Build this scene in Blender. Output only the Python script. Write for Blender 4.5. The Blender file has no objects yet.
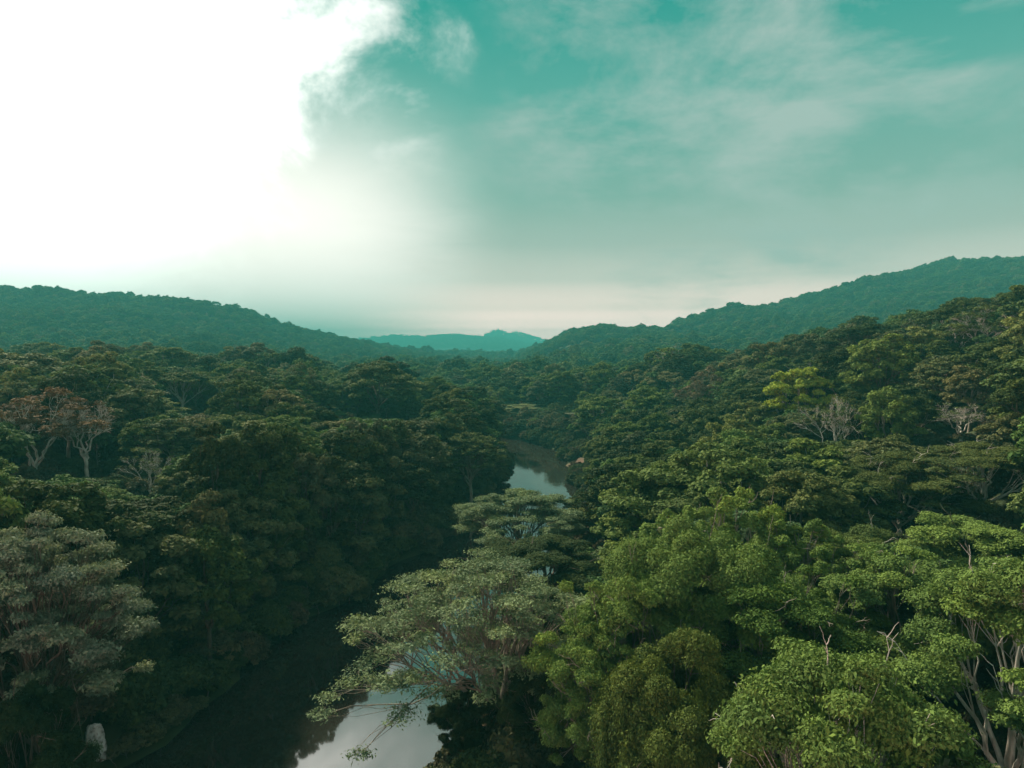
import bpy, math
import numpy as np

PI = math.pi
sc = bpy.context.scene
COL = sc.collection
R = math.radians

# ------------------------------------------------------------------ camera / frame
CAM_H = 36.0            # metres above the river
FPX = 682.0             # focal length in pixels of a 1024 wide frame
HOR = 350.0             # row of the true horizon
def px(x, depth):       # sideways position, in metres, of something seen at column x from that distance
    return (x - 512.0) / FPX * depth
def pz(y, depth):       # height of something seen at row y from that distance
    return CAM_H - depth * (y - HOR) / FPX

SUN_AZ, SUN_EL = R(-34.0), R(40.0)
SUN_DIR = (math.sin(SUN_AZ) * math.cos(SUN_EL), math.cos(SUN_AZ) * math.cos(SUN_EL), math.sin(SUN_EL))

# ------------------------------------------------------------------ noise and terrain
_rw = np.random.default_rng(5)
_waves = []
for _o in range(5):
    for _k in range(5):
        a = _rw.uniform(0, 2 * PI)
        f = 2 ** _o * _rw.uniform(.8, 1.25)
        _waves.append((f * math.cos(a), f * math.sin(a), _rw.uniform(0, 2 * PI), .5 ** _o))
def fbm(x, y, s, octaves=5):
    """soft random relief, about -1..1; s = size of the largest feature in metres"""
    t = 0
    for (fx, fy, ph, am) in _waves[:5 * octaves]:
        t = t + am * np.sin((x * fx + y * fy) * 2 * PI / s + ph + 1.3 * np.sin((y * fx - x * fy) * 1.7 / s + ph))
    return t * .28

def smooth(a, b, v):
    t = np.clip((v - a) / (b - a), 0, 1)
    return t * t * (3 - 2 * t)

YB  = [-200, 0, 40, 58, 74, 91, 107, 120, 164, 205, 240, 275, 325, 400, 520, 700, 9000]
LB_ = [-41, -39, -36, -33, -31, -27, -21, -16, -6, -2, -4, -22, -58, -105, -150, -220, -4000]
RB_ = [-10, -9, -7, -4, 0, 5, 9, 13, 18, 18.5, 18, 3, -36, -90, -150, -220, -4000]
def left_bank(y):  return np.interp(y, YB, LB_) + 1.2 * np.sin(y * .21) + .7 * np.sin(y * .53 + 1)
def right_bank(y): return np.interp(y, YB, RB_) + 1.1 * np.sin(y * .19 + 2) + .7 * np.sin(y * .47)

def bump(v, c, front, back):
    w = np.where(v < c, front, back)
    return np.exp(-((v - c) / w) ** 2)

def ground(x, y):
    x = np.asarray(x, float); y = np.asarray(y, float)
    e = left_bank(y) - x; d = x - right_bank(y)
    hl = np.interp(y, [0, 60, 150, 300, 500, 800], [6, 7, 9, 8, 5, 2])
    hr = np.interp(y, [0, 80, 150, 200, 260, 350, 470, 700], [32, 37, 38.5, 33, 25, 10, 3, 2])
    left = 8.5 * smooth(-1, 11, e) + hl * smooth(10, 110, e)
    right = 2.6 * smooth(-.5, 5, d) + hr * smooth(6, 128, d)
    fade = smooth(300, 480, y)
    right = right * (1 - fade) + fade * (2.6 * smooth(-.5, 5, d) + 2 * smooth(5, 60, d))
    land = np.where(e > d, left, right)
    land = np.where(land > 7.2, land, land - 3.5 * smooth(420, 600, y) * smooth(3, 7, land))
    land = land + smooth(6, 40, np.maximum(e, d)) * (fbm(x, y, 60, 3) * 1.3 + fbm(x + 90, y, 300, 3) * 2.2 * smooth(200, 500, y))
    inside = np.minimum(-e, -d)                                   # > 0 in the river
    bed = -2.4 * smooth(0, 4, inside)
    h = np.where(inside > 0, bed - .02, np.maximum(land, 0) + .05)
    # long wooded hill across the left of the valley
    zl = np.interp(x, [-3000, -1500, -825, -640, -500, -380, -300, -213, -120, -40], [112, 108, 97, 93, 84, 60, 40, 20, 6, 0])
    hill = zl * bump(y, 1150 + .15 * x, 360, 500)
    # double hill across the right
    zr = np.interp(x, [0, 20, 80, 130, 190, 240, 300, 350, 420, 500, 590, 700, 800, 1100, 3000],
                      [0, 10, 40, 53, 54, 50, 66, 80, 86, 104, 134, 156, 162, 160, 150])
    hill = hill + zr * bump(y, 1150 - .05 * x, 430, 500)
    rough = smooth(15, 70, hill)
    hill = hill + rough * (fbm(x, y + 300, 260, 4) * 8 + fbm(x * .7, y, 620, 2) * 6)
    # blue ranges far down the valley
    zf = .88 * np.interp(x / .9, [-2600, -1250, -1084, -900, -700, -591, -460, -345, -98, 66, 271, 600, 4000], [70, 90, 110, 122, 112, 124, 136, 122, 100, 70, 40, 30, 40])
    hill = hill + (zf + fbm(x, y, 700, 3) * 6) * bump(y, 5000, 900, 600)
    zg = .86 * np.interp(x / .85, [-3000, -900, -480, -330, -252, -137, -46, 69, 206, 377, 549, 900, 3000], [60, 90, 140, 158, 198, 226, 184, 204, 168, 122, 65, 50, 60])
    hill = hill + (zg + fbm(x, y, 900, 3) * 5) * bump(y, 6600, 700, 600)
    hill = hill * smooth(420, 700, y)
    return h + hill

# ------------------------------------------------------------------ mesh helpers
def mesh_from(name, V, F, mats, midx=None, tone=None, smooth_=False):
    """V (n,3), F (m,k) arrays with one k (3 or 4)"""
    V = np.asarray(V, np.float32); F = np.asarray(F, np.int32)
    me = bpy.data.meshes.new(name)
    k = F.shape[1]
    me.vertices.add(len(V)); me.vertices.foreach_set('co', V.ravel())
    me.loops.add(F.size); me.loops.foreach_set('vertex_index', F.ravel())
    me.polygons.add(len(F))
    me.polygons.foreach_set('loop_start', np.arange(0, F.size, k, dtype=np.int32))
    for m in (mats if isinstance(mats, (list, tuple)) else [mats]):
        me.materials.append(m)
    if midx is not None:
        me.polygons.foreach_set('material_index', np.asarray(midx, np.int32))
    if smooth_ is not False:
        s = np.ones(len(F), bool) if smooth_ is True else np.asarray(smooth_, bool)
        me.polygons.foreach_set('use_smooth', s)
    if tone is not None:
        at = me.attributes.new('tone', 'FLOAT', 'FACE')
        at.data.foreach_set('value', np.asarray(tone, np.float32))
    me.update(calc_edges=True)
    return me

def link(name, me, parent=None, color=None):
    o = bpy.data.objects.new(name, me); COL.objects.link(o)
    if parent is not None: o.parent = parent
    if color is not None: o.color = (*color, 1)
    return o

def tag(o, label, cat, group=None, kind=None):
    o['label'] = label; o['category'] = cat
    if group: o['group'] = group
    if kind: o['kind'] = kind
    return o

class Tubes:
    """collects tapered round branches"""
    def __init__(s, n=6): s.V = []; s.F = []; s.c = 0; s.n = n
    def add(s, P, rad):
        P = np.asarray(P, float); rad = np.asarray(rad, float); n = s.n
        T = np.gradient(P, axis=0); T /= np.linalg.norm(T, axis=1)[:, None] + 1e-9
        up = np.array([1., 0, 0]) if abs(T[0, 0]) < .8 else np.array([0, 1., 0])
        A = np.cross(T, up); A /= np.linalg.norm(A, axis=1)[:, None] + 1e-9
        B = np.cross(T, A)
        th = np.arange(n) * 2 * PI / n
        ring = P[:, None, :] + rad[:, None, None] * (np.cos(th)[None, :, None] * A[:, None, :] + np.sin(th)[None, :, None] * B[:, None, :])
        k = len(P); s.V.append(ring.reshape(-1, 3))
        i = np.arange(k - 1)[:, None] * n; j = np.arange(n)[None, :]; j2 = (j + 1) % n
        s.F.append((np.stack([i + j, i + j2, i + n + j2, i + n + j], -1).reshape(-1, 4)) + s.c)
        s.c += k * n
    def arrays(s):
        if not s.V: return np.zeros((0, 3)), np.zeros((0, 4), int)
        return np.concatenate(s.V), np.concatenate(s.F)

def curve_pts(a, b, sag, k, rng, wob=.05):
    a = np.asarray(a, float); b = np.asarray(b, float)
    t = np.linspace(0, 1, k)[:, None]
    m = (a + b) / 2 + sag
    P = (1 - t) ** 2 * a + 2 * t * (1 - t) * m + t ** 2 * b
    L = np.linalg.norm(b - a)
    w = rng.normal(0, wob * L / k ** .5, (k, 3)); w[0] = 0; w[-1] = 0
    return P + w

def unit(v): return v / (np.linalg.norm(v, axis=-1, keepdims=True) + 1e-9)

def leaf_quads(rng, pos, nrm, L, W):
    """one bent leaf (a rhombus) per position"""
    n = len(pos)
    t = unit(np.cross(nrm, rng.normal(size=(n, 3))))
    t[:, 2] -= .25; t = unit(t - nrm * (t * nrm).sum(1, keepdims=True))
    b = np.cross(nrm, t)
    s = np.clip(np.exp(rng.normal(-.05, .33, (n, 1))), .4, 2.0)
    l = t * L * s * .5; w = b * W * s * .5
    V = np.stack([pos - l, pos + w + nrm * W * .12 - l * .15, pos + l - nrm * L * .1, pos - w + nrm * W * .12 - l * .15], 1)
    F = np.arange(4 * n).reshape(n, 4)
    return V.reshape(-1, 3), F

# ------------------------------------------------------------------ materials
def new_mat(name):
    m = bpy.data.materials.new(name); m.use_nodes = True
    nt = m.node_tree; nt.nodes.clear()
    return m, nt, nt.nodes, nt.links

def math_node(N, Lk, op, a, b=None, clamp=False):
    n = N.new('ShaderNodeMath'); n.operation = op; n.use_clamp = clamp
    for i, v in enumerate((a, b)):
        if v is None: continue
        if isinstance(v, (int, float)): n.inputs[i].default_value = v
        else: Lk.new(v, n.inputs[i])
    return n.outputs[0]

def mixc(N, Lk, typ, fac, a, b):
    n = N.new('ShaderNodeMix'); n.data_type = 'RGBA'; n.blend_type = typ; n.clamp_factor = True
    for i, v in ((0, fac), (6, a), (7, b)):
        if isinstance(v, (int, float)): n.inputs[i].default_value = v
        elif isinstance(v, tuple): n.inputs[i].default_value = (*v, 1) if len(v) == 3 else v
        else: Lk.new(v, n.inputs[i])
    return n.outputs[2]

def ramp(N, Lk, fac, stops, interp='LINEAR'):
    n = N.new('ShaderNodeValToRGB'); n.color_ramp.interpolation = interp
    el = n.color_ramp.elements
    while len(el) < len(stops): el.new(.5)
    for e, (p, c) in zip(el, stops):
        e.position = p; e.color = (*c, 1) if len(c) == 3 else c
    Lk.new(fac, n.inputs[0])
    return n.outputs[0]

def leaf_material(name, per_instance, low=False):
    m, nt, N, Lk = new_mat(name)
    out = N.new('ShaderNodeOutputMaterial')
    oi = N.new('ShaderNodeObjectInfo')
    at = N.new('ShaderNodeAttribute'); at.attribute_name = 'tone'
    if per_instance:
        base = ramp(N, Lk, oi.outputs['Random'],
                    [(0, (.04, .06, .022)), (.3, (.06, .075, .03)), (.5, (.075, .058, .04)), (.65, (.035, .05, .02)), (.85, (.09, .085, .05)), (1, (.05, .07, .026))] if low else
                    [(0, (0.043, 0.084, 0.029)), (.2, (0.065, 0.109, 0.032)), (.38, (0.041, 0.072, 0.032)), (.52, (0.087, 0.123, 0.043)),
                     (.66, (0.052, 0.096, 0.029)), (.8, (0.080, 0.131, 0.032)), (.9, (0.123, 0.123, 0.061)), (1, (0.035, 0.067, 0.029))])
    else:
        base = oi.outputs['Color']
    # young leaves are yellower, old ones darker and bluer: by leaf, not by place
    hue = ramp(N, Lk, at.outputs['Fac'], [(0, (.55, .62, .75)), (.5, (1, 1, 1)), (1, (1.5, 1.36, .95))])
    colr = mixc(N, Lk, 'MULTIPLY', 1.0, base, hue)
    pb = N.new('ShaderNodeBsdfPrincipled')
    Lk.new(colr, pb.inputs['Base Color'])
    pb.inputs['Roughness'].default_value = .8
    pb.inputs['Specular IOR Level'].default_value = .0357
    tr = N.new('ShaderNodeBsdfTranslucent')
    tcol = mixc(N, Lk, 'MULTIPLY', 1.0, colr, (1.0, 1.05, .7))
    Lk.new(tcol, tr.inputs['Color'])
    mx = N.new('ShaderNodeMixShader'); mx.inputs[0].default_value = .16
    Lk.new(pb.outputs[0], mx.inputs[1]); Lk.new(tr.outputs[0], mx.inputs[2])
    Lk.new(mx.outputs[0], out.inputs['Surface'])
    return m

def bark_material(name, fixed=None):
    m, nt, N, Lk = new_mat(name)
    out = N.new('ShaderNodeOutputMaterial')
    tc = N.new('ShaderNodeTexCoord')
    no = N.new('ShaderNodeTexNoise'); no.inputs['Scale'].default_value = 1.6; no.inputs['Detail'].default_value = 6
    mp = N.new('ShaderNodeMapping'); mp.inputs['Scale'].default_value = (1.5, 1.5, .5)
    Lk.new(tc.outputs['Object'], mp.inputs[0]); Lk.new(mp.outputs[0], no.inputs['Vector'])
    var = ramp(N, Lk, no.outputs['Fac'], [(.3, (.5, .48, .45)), (.55, (1, 1, 1)), (.75, (1.25, 1.22, 1.15))])
    if fixed is None:
        oi = N.new('ShaderNodeObjectInfo'); src = oi.outputs['Color']
    else: src = fixed
    c = mixc(N, Lk, 'MULTIPLY', 1.0, src, var)
    pb = N.new('ShaderNodeBsdfPrincipled'); pb.inputs['Roughness'].default_value = .85
    pb.inputs['Specular IOR Level'].default_value = .15
    Lk.new(c, pb.inputs['Base Color'])
    bp = N.new('ShaderNodeBump'); bp.inputs['Strength'].default_value = .5; bp.inputs['Distance'].default_value = .05
    Lk.new(no.outputs['Fac'], bp.inputs['Height']); Lk.new(bp.outputs[0], pb.inputs['Normal'])
    Lk.new(pb.outputs[0], out.inputs['Surface'])
    return m

LEAF = leaf_material('leaf', False)
LEAF_FAR = leaf_material('leaf_of_the_mass', True)
LEAF_LOW = leaf_material('leaf_of_the_undergrowth', True, True)
BARK = bark_material('bark')
BARK_FAR = bark_material('bark_of_the_mass', (.10, .085, .07))

def ground_material():
    m, nt, N, Lk = new_mat('forest_floor')
    out = N.new('ShaderNodeOutputMaterial')
    geo = N.new('ShaderNodeNewGeometry')
    no = N.new('ShaderNodeTexNoise'); no.inputs['Scale'].default_value = .11; no.inputs['Detail'].default_value = 9
    Lk.new(geo.outputs['Position'], no.inputs['Vector'])
    forest = ramp(N, Lk, no.outputs['Fac'], [(.3, (.014, .022, .010)), (.5, (.026, .038, .014)), (.7, (.045, .042, .022))])
    n2 = N.new('ShaderNodeTexNoise'); n2.inputs['Scale'].default_value = .6; n2.inputs['Detail'].default_value = 8
    Lk.new(geo.outputs['Position'], n2.inputs['Vector'])
    earth = ramp(N, Lk, n2.outputs['Fac'], [(.3, (.08, .042, .03)), (.6, (.15, .085, .062)), (.8, (.2, .13, .1))])
    meadow = ramp(N, Lk, n2.outputs['Fac'], [(.3, (.07, .10, .03)), (.7, (.13, .15, .055))])
    def patch(cx, cy, rx, ry):
        mp = N.new('ShaderNodeMapping'); mp.vector_type = 'POINT'
        mp.inputs['Scale'].default_value = (1 / rx, 1 / ry, 0); mp.inputs['Location'].default_value = (-cx / rx, -cy / ry, 0)
        Lk.new(geo.outputs['Position'], mp.inputs[0])
        ln = N.new('ShaderNodeVectorMath'); ln.operation = 'LENGTH'; Lk.new(mp.outputs[0], ln.inputs[0])
        v = math_node(N, Lk, 'ADD', ln.outputs['Value'], math_node(N, Lk, 'MULTIPLY', n2.outputs['Fac'], .6))
        return ramp(N, Lk, v, [(.95, (1, 1, 1)), (1.0, (0, 0, 0))]) if False else math_node(N, Lk, 'SUBTRACT', 1.45, v, True)
    c = mixc(N, Lk, 'MIX', patch(19.5, 207, 5, 6), forest, earth)
    c = mixc(N, Lk, 'MIX', patch(-13, 118, 2.5, 4), c, earth)
    c = mixc(N, Lk, 'MIX', patch(40, 900, 150, 60), c, meadow)
    pb = N.new('ShaderNodeBsdfPrincipled'); pb.inputs['Roughness'].default_value = .95
    pb.inputs['Specular IOR Level'].default_value = .1
    Lk.new(c, pb.inputs['Base Color']); Lk.new(pb.outputs[0], out.inputs['Surface'])
    return m

def water_material():
    m, nt, N, Lk = new_mat('river_water')
    out = N.new('ShaderNodeOutputMaterial')
    geo = N.new('ShaderNodeNewGeometry')
    mp = N.new('ShaderNodeMapping'); mp.inputs['Scale'].default_value = (1, .55, 1); mp.inputs['Rotation'].default_value = (0, 0, R(-12))
    Lk.new(geo.outputs['Position'], mp.inputs[0])
    n1 = N.new('ShaderNodeTexNoise'); n1.inputs['Scale'].default_value = .9; n1.inputs['Detail'].default_value = 5
    n2 = N.new('ShaderNodeTexNoise'); n2.inputs['Scale'].default_value = .045; n2.inputs['Detail'].default_value = 3
    Lk.new(mp.outputs[0], n1.inputs['Vector']); Lk.new(mp.outputs[0], n2.inputs['Vector'])
    # riffles where the breeze and the current ruffle the surface
    st = math_node(N, Lk, 'MULTIPLY', ramp(N, Lk, n2.outputs['Fac'], [(.42, (.05, .05, .05)), (.62, (1, 1, 1))]), .10)
    sy = N.new('ShaderNodeSeparateXYZ'); Lk.new(geo.outputs['Position'], sy.inputs[0])
    rf = N.new('ShaderNodeMapRange'); rf.interpolation_type = 'SMOOTHSTEP'; Lk.new(sy.outputs['Y'], rf.inputs[0])
    rf.inputs[1].default_value = 150; rf.inputs[2].default_value = 185          # shallow riffle below the bend
    st = math_node(N, Lk, 'ADD', st, math_node(N, Lk, 'MULTIPLY', rf.outputs[0], .12))
    bp = N.new('ShaderNodeBump'); bp.inputs['Distance'].default_value = .06
    Lk.new(st, bp.inputs['Strength']); Lk.new(n1.outputs['Fac'], bp.inputs['Height'])
    pb = N.new('ShaderNodeBsdfPrincipled')
    pb.inputs['Base Color'].default_value = (.016, .015, .011, 1)
    pb.inputs['Roughness'].default_value = .04; pb.inputs['IOR'].default_value = 3.0
    Lk.new(bp.outputs[0], pb.inputs['Normal'])
    Lk.new(pb.outputs[0], out.inputs['Surface'])
    return m

def rock_material():
    m, nt, N, Lk = new_mat('pale_rock')
    out = N.new('ShaderNodeOutputMaterial'); tc = N.new('ShaderNodeTexCoord')
    no = N.new('ShaderNodeTexNoise'); no.inputs['Scale'].default_value = 2.2; no.inputs['Detail'].default_value = 9
    Lk.new(tc.outputs['Object'], no.inputs['Vector'])
    c = ramp(N, Lk, no.outputs['Fac'], [(.32, (.07, .06, .045)), (.44, (.34, .31, .29)), (.6, (.52, .49, .47)), (.72, (.6, .57, .55))])
    n2 = N.new('ShaderNodeTexNoise'); n2.inputs['Scale'].default_value = 1.1; n2.inputs['Detail'].default_value = 6
    Lk.new(tc.outputs['Object'], n2.inputs['Vector'])
    c = mixc(N, Lk, 'MIX', ramp(N, Lk, n2.outputs['Fac'], [(.58, (0, 0, 0)), (.66, (1, 1, 1))]), c, (.05, .06, .03))     # moss
    pb = N.new('ShaderNodeBsdfPrincipled'); pb.inputs['Roughness'].default_value = .9
    Lk.new(c, pb.inputs['Base Color'])
    bp = N.new('ShaderNodeBump'); bp.inputs['Strength'].default_value = .8; bp.inputs['Distance'].default_value = .15
    Lk.new(no.outputs['Fac'], bp.inputs['Height']); Lk.new(bp.outputs[0], pb.inputs['Normal'])
    Lk.new(pb.outputs[0], out.inputs['Surface'])
    return m

# ------------------------------------------------------------------ ground and river
def build_ground():
    nv, nu = 330, 330
    v = np.linspace(0, 1, nv); y = -90 + 60 * (np.exp(4.8 * v) - 1)
    u = np.linspace(-1, 1, nu); u = u * (.75 + .25 * u * u)
    Y = np.repeat(y[:, None], nu, 1); X = u[None, :] * (150 + .98 * (Y + 90))
    Z = ground(X, Y)
    V = np.stack([X, Y, Z], -1).reshape(-1, 3)
    i = np.arange(nv - 1)[:, None] * nu; j = np.arange(nu - 1)[None, :]
    F = np.stack([i + j, i + j + 1, i + nu + j + 1, i + nu + j], -1).reshape(-1, 4)
    o = link('ground', mesh_from('ground', V, F, ground_material(), smooth_=True))
    o['kind'] = 'structure'
    # river: a sheet that follows the two banks
    ys = np.concatenate([np.arange(-90, 330, 3.), np.arange(330, 900, 15.)])
    VV = []; nu = 9
    for yy in ys:
        a, b = float(left_bank(yy)) - 5, float(right_bank(yy)) + 4
        VV += [(a + (b - a) * k / (nu - 1), yy, 0) for k in range(nu)]
    i = np.arange(len(ys) - 1)[:, None] * nu; j = np.arange(nu - 1)[None, :]
    F = np.stack([i + j, i + j + 1, i + nu + j + 1, i + nu + j], -1).reshape(-1, 4)
    o = link('river', mesh_from('river', VV, F, water_material(), smooth_=True))
    o['kind'] = 'structure'

build_ground()

# ------------------------------------------------------------------ tree growing
def crown_puffs(rng, style, Rc, Hc):
    """centres (relative to the crown's middle), radii and flattening of the leaf masses"""
    ph = rng.uniform(0, 2 * PI, 3)
    def irr(az): return 1 + .17 * np.sin(2 * az + ph[0]) + .12 * np.sin(3 * az + ph[1]) + .08 * np.sin(5 * az + ph[2])
    if style in ('dome', 'lumpy', 'tall', 'vine', 'tuft'):
        n = {'dome': 46, 'lumpy': 27, 'tall': 44, 'vine': 34, 'tuft': 74}[style]
        i = np.arange(n) + .5
        zz = 1 - (1.32 if style != 'tall' else 1.85) * i / n
        az = i * 2.39996 + rng.normal(0, .25, n)
        r = np.sqrt(np.clip(1 - zz ** 2, 0, 1)) * irr(az)
        rad = rng.uniform(.66, .92, n) if style != 'tuft' else rng.uniform(.85, 1.08, n)
        P = np.stack([np.cos(az) * r * Rc, np.sin(az) * r * Rc, zz * Hc + rng.normal(0, .08 * Hc, n)], 1) * rad[:, None]
        rr = Rc * {'dome': .25, 'lumpy': .31, 'tall': .30, 'vine': .28, 'tuft': .15}[style] * rng.uniform(.7, 1.25, n)
        fl = np.full(n, {'dome': .68, 'lumpy': .8, 'tall': .75, 'vine': .75, 'tuft': .8}[style])
    elif style == 'tiered':
        n = 96
        i = np.arange(n) + .5
        zz = 1 - 1.3 * i / n
        az = i * 2.39996 + rng.normal(0, .3, n)
        r = np.clip(1 - np.abs(zz) ** 2.2, 0, 1) ** .5 * irr(az)
        P = np.stack([np.cos(az) * r * Rc, np.sin(az) * r * Rc, zz * Hc + rng.normal(0, .07 * Hc, n)], 1) * rng.uniform(.6, 1, n)[:, None]
        rr = Rc * .185 * rng.uniform(.6, 1.35, n); fl = np.full(n, .52)
    elif style == 'umbrella':
        n = 52
        i = np.arange(n) + .5
        r = np.sqrt(i / n) * .95; az = i * 2.39996 + rng.normal(0, .2, n)
        r = r * irr(az)
        z = Hc * (.8 - .75 * r ** 2) + rng.normal(0, .10 * Hc, n)
        P = np.stack([np.cos(az) * r * Rc, np.sin(az) * r * Rc, z], 1)
        rr = Rc * .19 * rng.uniform(.6, 1.35, n); fl = np.full(n, .55)
    elif style == 'layered':
        n = 175
        i = np.arange(n) + .5
        r = np.sqrt(i / n); az = i * 2.39996 + rng.normal(0, .25, n)
        r = r * irr(az)
        tier = rng.choice([0, .35, .7, 1.0], n, p=[.36, .28, .22, .14])
        z = Hc * (.85 - .55 * r ** 1.6 - tier * (.22 + .5 * r) * np.clip(1.9 - 1.2 * r, .6, 1)) + rng.normal(0, .06 * Hc, n)
        P = np.stack([np.cos(az) * r * Rc, np.sin(az) * r * Rc, z], 1)
        rr = Rc * .118 * rng.uniform(.6, 1.35, n); fl = np.full(n, .34)
    elif style == 'sparse':
        n = 40
        i = np.arange(n) + .5
        zz = 1 - 1.2 * i / n; az = i * 2.39996 + rng.normal(0, .4, n)
        r = np.sqrt(np.clip(1 - zz ** 2, 0, 1)) * irr(az)
        P = np.stack([np.cos(az) * r * Rc, np.sin(az) * r * Rc, zz * Hc], 1) * rng.uniform(.55, 1, n)[:, None]
        rr = Rc * .17 * rng.uniform(.6, 1.3, n); fl = np.full(n, .5)
    else:                                    # bare
        n = 34
        i = np.arange(n) + .5
        zz = 1 - 1.0 * i / n; az = i * 2.39996 + rng.normal(0, .4, n)
        r = np.sqrt(np.clip(1 - zz ** 2, 0, 1)) * irr(az)
        P = np.stack([np.cos(az) * r * Rc, np.sin(az) * r * Rc, zz * Hc], 1) * rng.uniform(.35, 1.1, n)[:, None]
        rr = Rc * .2 * rng.uniform(.6, 1.3, n); fl = np.full(n, .7)
    return P, rr, fl

def crown_leaves(rng, P, rr, fl, L, W, cover, style, sub=11):
    n = len(P)
    # smaller leaf masses on each mass
    d = rng.normal(size=(n, sub, 3)); d = unit(d); d[..., 2] = np.abs(d[..., 2]) * .9 - .15; d = unit(d)
    sc_ = np.stack([rr, rr, rr * fl], 1)
    C = (P[:, None, :] + d * sc_[:, None, :] * .62).reshape(-1, 3)
    sr = (rr[:, None] * rng.uniform(.28, .56, (n, sub))).ravel()
    sf = np.repeat(fl, sub)
    area = sr ** 2 * (1 + 2 * sf)
    cnt = int(cover * 4 * area.sum() / (L * W * .5))
    k = rng.choice(len(C), cnt, p=area / area.sum())
    v = rng.normal(size=(cnt, 3)); v = unit(v)
    v[:, 2] = np.where(v[:, 2] < -.25, -v[:, 2] * .9, v[:, 2])
    rad = 1 - .5 * rng.uniform(0, 1, cnt) ** 2.2
    S = np.stack([sr, sr, sr * np.clip(sf * 1.15, .3, 1)], 1)[k]
    pos = C[k] + v * S * rad[:, None] * (1 + rng.normal(0, .15, (cnt, 1)))
    if style in ('layered', 'umbrella', 'sparse', 'tiered'):      # ragged, thin sprays
        w = .42 if style == 'layered' else .24
        pos += rng.normal(0, 1, (cnt, 3)) * np.array([w, w, w * .4]) * sr[k][:, None]
    nrm = unit(v * np.array([1, 1, .8]) * .75 + np.array([0, 0, .55]) + rng.normal(0, .42, (cnt, 3)))
    tone_p = np.repeat(np.clip(rng.normal(.5, .11, n), .1, .9), sub)
    tone = np.clip(tone_p[k] + rng.normal(0, .09, cnt), 0, 1)
    return pos, nrm, tone

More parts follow.
